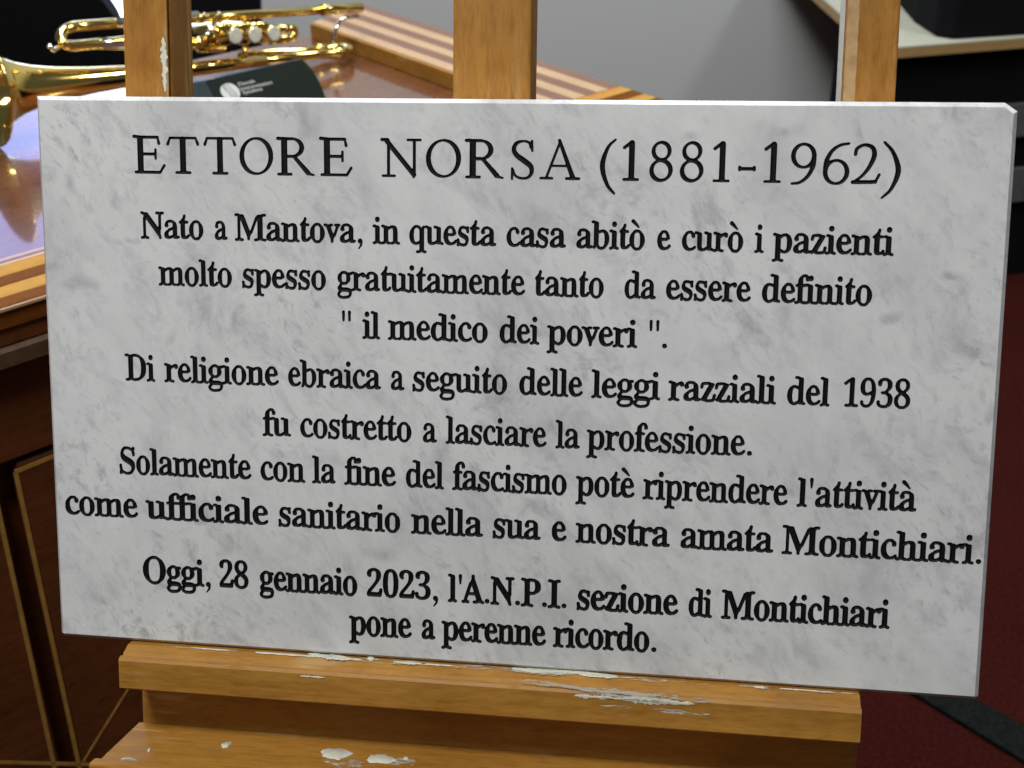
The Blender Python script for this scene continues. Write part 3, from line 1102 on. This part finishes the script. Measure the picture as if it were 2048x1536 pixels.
# front edge: thin lines, then four sloping strips
tw = .0048
for k in range(3):
    s0, s1 = o_ + n_ * (tw * k + .0003), o_ + n_ * (tw * (k + 1) - .0002)
    L0 = -a_ * FL
    q = [s0 - a_ * k_in * .98, s1 - a_ * k_in * .98, s1 + L0, s0 + L0]
    dprism('edge_line', [p - Vector((0, 0, .03)) for p in q], Vector((0, 0, .03 + .0003 * (k % 2))), (M_RIM_L, M_RIM_D, M_RIM_L)[k], .0003)
sl_h, sl_v = .060, .011
dn = (-n_ * sl_h - Vector((0, 0, sl_v)))
# right end of the strips follows the outline towards (1335,203)
end_pt = hz(1337, 203, RZ - sl_v)
sk = (end_pt - (o_ + dn)).dot(a_)
parts_ = [0, .26, .49, .75, .98]
for k in range(4):
    f0, f1 = parts_[k], parts_[k + 1] - .004
    A0, A1 = o_ + dn * f0 + a_ * sk * f0, o_ + dn * f1 + a_ * sk * f1
    B0, B1 = o_ + dn * f0 - a_ * FL, o_ + dn * f1 - a_ * FL
    q = [A0, A1, B1, B0]
    dprism('inlay_strip', [p - Vector((0, 0, .02 - .0003 * (k % 2))) for p in q], Vector((0, 0, .02)), (M_INLAY, M_INLAY_D)[k % 2], .0004)
lowz = RZ - sl_v
fr = o_ + dn + a_ * sk            # front outer corner, lowest strip
nose = fr + n_ * .001
q = [nose, nose - n_ * .002, nose - n_ * .002 - a_ * (FL + sk), nose - a_ * (FL + sk)]
dprism('edge_bead', [p - Vector((0, 0, .003)) for p in q], Vector((0, 0, .003)), M_RIM_L, .0003)


# cabinet front below, vertical, slightly set back from the nose
def cab(name, back, z0, z1, mat, x0=-.02, x1=-FL, th=.02, bev=.0015):
    s = fr + n_ * back
    q = [s + a_ * x0, s + a_ * x1, s + a_ * x1 + n_ * th, s + a_ * x0 + n_ * th]
    return dprism(name, [Vector((p.x, p.y, z0)) for p in q], Vector((0, 0, z1 - z0)), mat, bev)


def zof(px, py, back):            # height of a photograph point on the cabinet plane set back by `back`
    return hp(px, py, fr + n_ * back, n_).z


za = zof(0, 697, .004)
zb = zof(0, 738, .008)
zc = zof(0, 930, .022)
cab('apron', .004, za, lowz - .0075, M_MAHOG)
cab('moulding', .0, zb, za - .0006, plain('worn_moulding', (.085, .045, .022), .45, var=.25), bev=.003)
cab('frieze', .022, zc, zb - .0006, M_MAHOG)
cab('carcass', .05, 0.02, DZ - .0305, M_MAHOG, th=.25)
PB = .026                         # plane of the doors
pl = fr + n_ * PB


def onp(px, py, off=0.0):
    return hp(px, py, pl - n_ * off, n_)


# door edges in the photograph: the dark gap runs between the two inlay lines
gA = (onp(13, 975), onp(150, 1575))
u_of = lambda P: (P - pl).dot(a_)
ua = u_of(onp(12, 960))
door_top = zof(40, 921, PB) - .002
for (x0, x1) in ((-.02, ua + .011), (ua - .011, -FL)):
    s = pl
    q = [s + a_ * x0, s + a_ * x1, s + a_ * x1 + n_ * .018, s + a_ * x0 + n_ * .018]
    dprism('door_panel', [Vector((p.x, p.y, .10)) for p in q], Vector((0, 0, door_top - .10)), M_MAHOG, .002)


def inlay(pa, pb, wpx, mat=M_THIN):
    A, B = onp(*pa), onp(*pb)
    d = (B - A).normalized()
    s = d.cross(n_).normalized() * (wpx * .5)
    q = [A + s, B + s, B - s, A - s]
    base = q[0]
    R = Matrix((a_, n_, Vector((0, 0, 1)))).transposed()
    bm = bmesh.new()
    prism(bm, [R.transposed() @ (p - base - n_ * .0008) for p in q], R.transposed() @ (n_ * .0012))
    ob = from_bm('inlay_line', bm, mat, desk)
    ob.matrix_local = Matrix.Translation(base - DB) @ R.to_4x4()


inlay((31, 945), (161, 1545), .0042)
inlay((29, 944), (420, 785), .0042)
inlay((-8, 1000), (114, 1560), .0042)
inlay((167, 1522), (330, 1258), .0022)
inlay((-20, 1524), (230, 1530), .0035)

# ------------------------------------------------------------------ trumpet
Bc = hz(-22, 184, DZ + .060)       # centre of the bell mouth
Rt = hz(712, 101, DZ + .016)      # right end of the bell tube
s_ = (Rt - Bc).normalized()
vv = Vector((s_.y, -s_.x, 0)).normalized()
if vv.y > 0: vv = -vv
vv = (vv * math.cos(math.radians(8)) + Vector((0, 0, 1)) * math.sin(math.radians(8))).normalized()
vv = (vv - s_ * vv.dot(s_)).normalized()
ww = s_.cross(vv).normalized()
if ww.z < 0: ww = -ww
TL = (Rt - Bc).length
TMat = Matrix.Translation(Bc) @ Matrix((s_, vv, ww)).transposed().to_4x4()
trumpet = empty('trumpet', 'gold lacquered brass trumpet lying on its side on the desk', 'trumpet', TMat)


def tp(name, pts, rad, mat=M_GOLD, parent=None, seg=16):
    bm = bmesh.new()
    tube_mesh(bm, pts, rad, seg)
    return from_bm(name, bm, mat, parent or trumpet, True)


def tframe(px, py, v=0.0):        # photograph px -> trumpet frame point with given v
    P = hp(px, py, Bc + vv * v, vv)
    d = P - Bc
    return Vector((d.dot(s_), v, d.dot(ww)))


# bell by revolution (double walled so that the inside shows)
prof = [(0, .0595), (.002, .056), (.006, .0495), (.012, .0425), (.02, .0362), (.032, .0302), (.05, .0248), (.08, .0195), (.12, .0155), (.17, .0125), (.23, .0098), (.30, .0078), (.36, .0068)]
bm = bmesh.new()
seg = 40
rings = []
for s, r in prof + [(s, r - .0009) for s, r in prof[::-1]]:
    rings.append([bm.verts.new((s, r * math.cos(2 * PI * k / seg), r * math.sin(2 * PI * k / seg))) for k in range(seg)])
for A_, B_ in zip(rings, rings[1:]):
    for k in range(seg): bm.faces.new((A_[k], A_[(k + 1) % seg], B_[(k + 1) % seg], B_[k]))
from_bm('bell', bm, M_GOLD, trumpet, True)
bm = bmesh.new()
ring = [(0, .0597 * math.cos(t), .0597 * math.sin(t)) for t in [2 * PI * k / 48 for k in range(49)]]
tube_mesh(bm, ring, .0014, 8, False)
from_bm('bell_rim', bm, M_GOLD, trumpet, True)
rt = .0062
bow = .022
right = TL
# bell tube, bow at the right end and the return leg behind it
path = [(.35, 0, 0), (right - bow, 0, 0)]
path += [(right - bow + bow * math.sin(t), -bow + bow * math.cos(t), .002 * math.sin(t)) for t in [PI * k / 12 for k in range(1, 13)]]
path += [(tframe(515, 103).x, -2 * bow, .004)]
tp('bell_tube', path, rt)
tp('ferrule', [(right - bow - .012, 0, 0), (right - bow, 0, 0)], .0074)
tp('ferrule', [(right - bow - .012, -2 * bow, .002), (right - bow, -2 * bow, .002)], .0074)
# leadpipe with receiver
la, lb = tframe(150, 53, -.004), tframe(722, 15, -.004)
lw = (la.z + lb.z) / 2
tp('leadpipe', [la, lb], .0054)
dl_ = (lb - la)
tp('mouthpiece_receiver', [la + dl_ * .85, la + dl_ * .86, la + dl_ * 1.0], [.0055, .0064, .0070])
tp('ferrule', [la + dl_ * .845, la + dl_ * .86], .0080)
# main tuning slide: crook on the left and the returning leg
c2 = tframe(150, 92, .012)
mid = (la + c2) / 2
ax = (c2 - la) / 2
crook = [la + Vector((.09, 0, 0)), la]
crook += [mid - ax * math.cos(t) - Vector((ax.length * 1.25 * math.sin(t), 0, 0)) for t in [PI * k / 12 for k in range(1, 12)]]
vend = tframe(425, 88, .004)
crook += [c2, c2 + Vector((.10, 0, 0)), vend]
tp('tuning_slide', crook, .0060)
tp('outer_slide', [c2 + Vector((.03, 0, 0)), c2 + (vend - c2) * .95], .0070, M_NICKEL)
tp('outer_slide', [la + Vector((.05, 0, 0)), la + Vector((.16, 0, 0)) + (lb - la).normalized() * .0], .0062, M_NICKEL)
tp('water_key', [c2 + Vector((-.02, 0, 0)), c2 + Vector((-.028, .006, -.002)), c2 + Vector((-.034, .006, .004))], .0028, M_NICKEL)
# three valves, caps and buttons towards the viewer
for k, (bx, by) in enumerate(((468, 62), (507, 60), (545, 57))):
    base = tframe(bx - 17, by + 8, .020)
    s0, w0 = base.x, base.z
    bm = bmesh.new()
    tube_mesh(bm, [(s0, -.070, w0), (s0, .010, w0)], .0118, 20)
    vc = from_bm('valve_casing', bm, M_GOLD, trumpet, True)
    bm = bmesh.new()
    tube_mesh(bm, [(s0, .010, w0), (s0, .012, w0), (s0, .019, w0), (s0, .0205, w0)], [.0122, .0136, .0136, .0118], 24)
    from_bm('valve_cap', bm, M_GOLD, vc, True)
    bm = bmesh.new()
    tube_mesh(bm, [(s0, .020, w0), (s0, .040, w0)], .0032, 12)
    from_bm('valve_stem', bm, M_NICKEL, vc, True)
    bm = bmesh.new()
    tube_mesh(bm, [(s0, .039, w0), (s0, .0405, w0), (s0, .044, w0)], [.006, .0096, .0100], 24)
    from_bm('finger_button', bm, M_GOLD, vc, True)
    bm = bmesh.new()
    tube_mesh(bm, [(s0, .0441, w0), (s0, .0452, w0)], [.0092, .0084], 24)
    from_bm('pearl_inlay', bm, M_PEARL, vc)
# little slides and braces
q0 = tframe(548, 58, .0)
e0 = tframe(583, 57, .0)
e1 = tframe(580, 76, .0)
mid = (e0 + e1) / 2
ax = (e1 - e0) / 2
tp('valve_slide', [q0, e0] + [mid - ax * math.cos(t) + Vector((ax.length * math.sin(t), 0, 0)) for t in [PI * k / 8 for k in range(1, 8)]] + [e1, tframe(540, 82, .0)], .0055)
tp('valve_slide', [tframe(440, 78, -.01), tframe(400, 82, .01), tframe(392, 88, .012), tframe(400, 97, .012), tframe(445, 96, -.01)], .0055)
tp('brace', [tframe(664, 87, .0), tframe(672, 60, .002), tframe(680, 42, .003), tframe(690, 36, .003), tframe(716, 32, .0)], [.0035, .0029, .0029, .0029, .0026], M_NICKEL)
tp('brace', [tframe(490, 120, 0), tframe(490, 92, -.006)], .0036)
tp('brace', [tframe(398, 92, .0), tframe(418, 66, .004), tframe(430, 47, .002)], [.004, .0035, .004], M_NICKEL)
for (px, py) in ((408, 30), (438, 28), (657, 15), (545, 76), (573, 57)):
    tp('screw_knob', [tframe(px, py, .004), tframe(px, py - 3, .006)], .0026, M_NICKEL, seg=10)

# ------------------------------------------------------------------ interpretation unit with its print
uz = DZ + .046
ta, tb = hz(300, 184, uz), hz(606, 117, uz)
du = (tb - ta).normalized()
nu = Vector((du.y, -du.x, 0))
if nu.y > 0: nu = -nu
fdir = (nu * .72 - Vector((0, 0, .70))).normalized()      # down the sloping face
Lf = .046 / .70
Rm = Matrix((du, -fdir, du.cross(-fdir))).transposed()     # x along, y up the face, z out of it
UF = Matrix.Translation(tb) @ Rm.to_4x4()
unit = empty('conference_unit', 'dark green-black sloping box printed with a white logo and lettering on the desk', 'box', UF)


def uf(px, py):
    P = hp(px, py, tb, Rm.col[2])
    d = Rm.transposed() @ (P - tb)
    return d.x, d.y


lx = uf(388, 165)[0] - .045
cut = uf(424, 185)[0]
yb = -Lf


def side_x(y):                       # right edge bulges outwards as it comes down
    x1 = uf(626, 140)
    x2 = uf(650, 192)
    t = y / x2[1]
    return x2[0] * t + (x1[0] - x2[0] * (x1[1] / x2[1])) * math.sin(PI * t) * .9


outl = [(cut + .0002, 0), (-.006, 0), (-.002, -.0006)] + [(side_x(yb * k / 8), yb * k / 8) for k in range(1, 9)] + [(cut + .0002, yb)]
bm = bmesh.new()
prism(bm, [(x, y, -.0022) for x, y in outl], Vector((0, 0, .0022)))
bevel_all(bm, .0005, 1)
from_bm('front_panel', bm, M_BLACKP, unit)
bm = bmesh.new()
prism(bm, [(lx, 0, -.0026), (cut - .0002, 0, -.0026), (cut - .0002, yb, -.0026), (lx, yb, -.0026)], Vector((0, 0, .0022)))
tag(from_bm('side_panel', bm, plain('slate_plastic', (.018, .028, .032), .6, spec=.15), unit), 'slightly lighter left panel')
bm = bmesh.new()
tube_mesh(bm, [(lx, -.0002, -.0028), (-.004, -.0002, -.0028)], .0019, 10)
from_bm('top_edge', bm, plain('blue_edge_reflection', (.09, .20, .40), .25, coat=1), unit, True)  # blue base colour stands in for the reflection along the dark top edge
# body wedge behind the face, resting on the desk
zl = Rm.transposed() @ Vector((0, 0, 1))
down = -zl * .0435
bm = bmesh.new()
tA, tB2 = Vector((lx, -.001, -.005)), Vector((-.004, -.001, -.005))
bot = Vector((0, yb + .001, -.003))
hb = Rm.transposed() @ (-nu)
prism(bm, [tA, tA + Vector((0, yb + .003, 0)) + Vector((0, 0, .0)), tA + hb * .02 + down * .98, tA + hb * .02 + down * .05], Vector((tB2.x - tA.x, 0, 0)))
from_bm('housing', bm, M_BLACK, unit)


def flat_text(s, a, b, size_y, parent, name):
    c = bpy.data.curves.new('print', 'FONT')
    c.body = s
    c.size = 1
    o = bpy.data.objects.new('print', c)
    COL.objects.link(o)
    bpy.context.view_layer.update()
    me = bpy.data.meshes.new_from_object(o)
    bpy.data.objects.remove(o)
    xs = [v.co.x for v in me.vertices]
    x0, x1 = min(xs), max(xs)
    ax, ay = uf(*a)
    bx, by = uf(*b)
    for v in me.vertices:
        t = (v.co.x - x0) / (x1 - x0)
        v.co = Vector((ax + (bx - ax) * t, ay + (by - ay) * t + v.co.y * size_y, .0003))
    me.materials.clear()
    return link(name, me, M_PRINT, parent)


emy = (uf(500, 160)[1] - uf(500, 170)[1]) * 1.02
flat_text('Danish', (478.5, 172), (510, 165), emy, unit, 'printed_word')
flat_text('Interpretation', (481.5, 181.5), (545, 167.5), emy, unit, 'printed_word')
flat_text('Systems', (487, 189), (525.5, 180.5), emy, unit, 'printed_word')
lc = uf(460.5, 184)
rxl = (uf(480, 184)[0] - uf(441, 184)[0]) / 2
ryl = rxl * 1.02
# round logo, cut by dark flowing lines: white slices between the lines
cuts = [lambda y: -.30 + .16 * math.sin(2.6 * y), lambda y: -.12 + .20 * math.sin(2.6 * y + .2), lambda y: .10 + .22 * math.sin(2.6 * y + .4), lambda y: .34 + .18 * math.sin(2.6 * y + .6)]
for i in range(5):
    bm = bmesh.new()
    prev = None
    for k in range(25):
        y = -1 + 2 * k / 24
        e = math.sqrt(max(0, 1 - y * y))
        l_ = -e if i == 0 else max(-e, cuts[i - 1](y) + .035)
        r_ = e if i == 4 else min(e, cuts[i](y) - .035)
        if r_ <= l_: l_ = r_ = max(-e, min(e, (l_ + r_) / 2))
        cur = (bm.verts.new((lc[0] + l_ * rxl, lc[1] - y * ryl, .0003)), bm.verts.new((lc[0] + r_ * rxl + 1e-6, lc[1] - y * ryl, .0003)))
        if prev: bm.faces.new((prev[0], prev[1], cur[1], cur[0]))
        prev = cur
    from_bm('logo_slice', bm, M_PRINT, unit)

# ------------------------------------------------------------------ black things and bright window behind the desk
def upright(name, label, cat, outline, y, th, mat, bev):
    """upright thing whose outline is given by photograph points at distance y"""
    P = [hp(px, py, Vector((0, y, 0)), Vector((0, 1, 0))) for px, py in outline]
    for p, (px, py) in zip(P, outline):
        if py >= 400: p.z = 0.0
    cx = sum(p.x for p in P) / len(P)
    xr = max(p.x for p in P)
    bm = bmesh.new()
    prism(bm, [(p.x - cx, 0, p.z) for p in P], Vector((xr / y * th - .008, th, 0)))
    if bev: bevel_all(bm, bev, 3)
    o = from_bm(name, bm, mat)
    o.location = (cx, y, 0)
    return tag(o, label, cat)


upright('instrument_bag', 'black padded bag with a sloping shoulder behind the bell of the trumpet', 'bag',
        [(-220, -60), (-100, -75), (60, -70), (170, -50), (194, -20), (208, 6), (226, 30), (246, 52), (262, 90), (262, 700), (-220, 700)], 2.15, .16, M_BLACK, .012)
upright('equipment_case', 'black upright case against the grey wall behind the trumpet valves', 'case',
        [(300, -55), (514, -55), (521, -45), (523, 0), (524, 420), (300, 420)], 2.75, .3, M_BLACK, .006)

WY = WALL_Y - .05
wx0, wx1 = hp(-160, 0, Vector((0, WY, 0)), Vector((0, 1, 0))).x, hp(330, 0, Vector((0, WY, 0)), Vector((0, 1, 0))).x
win = empty('window', 'bright daylit window at the left behind the trumpet', 'window', loc=Vector(((wx0 + wx1) / 2, WY, .35)))
def glass(name, strength, col):
    g = Mat(name)
    g.b.inputs['Emission Color'].default_value = (*col, 1)
    g.b.inputs['Emission Strength'].default_value = strength
    g.base((.5, .55, .6))
    return g.m


hw = (wx1 - wx0) / 2
wm = hp(85, 0, Vector((0, WY, 0)), Vector((0, 1, 0))).x - (wx0 + wx1) / 2
tag(box('pane', (-hw, 0, .0), (wm - .02, .01, 1.75), glass('curtained_daylight', 2.6, (.34, .42, 1.0)), win), 'dimmer bluish left pane')
box('pane', (wm + .02, 0, .0), (hw, .01, 1.75), glass('bright_daylight', 6.0, (.60, .74, 1.0)), win)
fm = plain('window_frame_paint', (.5, .5, .48), .5)
for lo, hi in (((-hw - .05, -.02, -.05), (-hw, .03, 1.8)), ((wm - .02, -.02, 0), (wm + .02, .03, 1.75)), ((hw, -.02, -.05), (hw + .05, .03, 1.8)), ((-hw, -.02, 1.75), (hw, .03, 1.8)), ((-hw, -.02, -.05), (hw, .03, 0))):
    box('window_frame', lo, hi, fm, win)

# ------------------------------------------------------------------ cream bench at the right
BZ = .56
k0, k1, k2 = hz(1760, 97, BZ), hz(2200, 62, BZ), hz(1640, -8, BZ)
dA = (k1 - k0).normalized()
dB = (k2 - k0).normalized()
bench = empty('bench', 'low cream topped bench with beech edge and black body at the right', 'bench', loc=Vector((k0.x, k0.y, 0)))
KB = Vector((k0.x, k0.y, 0))
Pn = [k0, k0 + dA * 1.1, k0 + dA * 1.1 + dB * 1.0, k0 + dB * 1.0]
# round the near corner
rc = .05
cor = [k0 + dB * rc, k0 + dB * rc * .3 + dA * rc * .04, k0 + dA * rc * .3 + dB * rc * .04, k0 + dA * rc]
poly = cor + Pn[1:]
bm = bmesh.new()
prism(bm, [Vector((p.x, p.y, BZ - .0225)) - KB for p in poly], Vector((0, 0, .0195)))
from_bm('beech_edge', bm, M_PLY, bench)
bm = bmesh.new()
prism(bm, [Vector((p.x, p.y, BZ - .0028)) - KB for p in poly], Vector((0, 0, .0028)))
from_bm('top', bm, M_CREAM, bench)
P1 = k0 + dB * .02
tt = min([i * .01 for i in range(100)], key=lambda t: abs(1024 + F * (k0 + dB * t - CAM).dot(RGT) / (k0 + dB * t - CAM).dot(FWD) - 1672))
P1 = k0 + dB * tt
vd = Vector((P1.x, P1.y, 0)).normalized()
inn_ = dA * .03 + dB * .03
q = [P1 + dA * .012, k0 + inn_, k0 + inn_, k0 + dA * .06 + dB * .03, k0 + dA * 1.08 + dB * .03, k0 + dA * 1.08 + dB * .5, P1 + vd * .45 + dA * .03]
del q[2]
nF = Vector((dA.y, -dA.x, 0))
bm = bmesh.new()
prism(bm, [Vector((p.x, p.y, .0)) - KB for p in q], Vector((0, 0, BZ - .023)))
from_bm('body', bm, M_BLACK, bench)
# two grey rails across the dark front, at the very edge of the picture
for ya, yb2 in ((208, 272), (337, 402)):
    nF = Vector((dA.y, -dA.x, 0))
    if nF.y > 0: nF = -nF
    pf = k0 + inn_
    A = hp(2010, ya, pf + nF * .004, nF)
    B = hp(2010, yb2, pf + nF * .004, nF)
    bm = bmesh.new()
    prism(bm, [A - KB, A + dA * .45 - KB, Vector((A.x, A.y, B.z)) + dA * .45 - KB, Vector((A.x, A.y, B.z)) - KB], nF * .012)
    from_bm('grey_rail', bm, M_GREYP, bench)
# cushion
cu = [(1790, 0), (1830, 46), (1868, 74), (1905, 80), (2200, 62)]
cl = [hz(px, py, BZ) for px, py in cu]
cl2 = cl + [cl[-1] + dB * .9, cl[0] + dB * .7]
bm = bmesh.new()
prism(bm, [(p.x - cl[2].x, p.y - cl[2].y, 0) for p in cl2], Vector((0, 0, .12)))
bevel_all(bm, .008, 3)
o = from_bm('seat_cushion', bm, M_BLACK)
o.location = (cl[2].x, cl[2].y, BZ + .001)
tag(o, 'black cushion lying on the cream bench top', 'cushion')

# thin pale cable on the carpet beside the plaque's right edge
cpts = [hz(px, py, .006) for px, py in ((1900, 470), (1960, 487), (2018, 505), (2034, 518), (2048, 528), (2120, 560), (2250, 570))]
bm = bmesh.new()
base = Vector((cpts[2].x, cpts[2].y, 0))
tube_mesh(bm, [Vector(p) - base for p in catmull([tuple(p) for p in cpts], 5)], .0035, 8)
o = from_bm('cable', bm, M_CABLE, None, True)
o.location = base
tag(o, 'thin pale cable on the dark floor at the right edge of the plaque', 'cable')
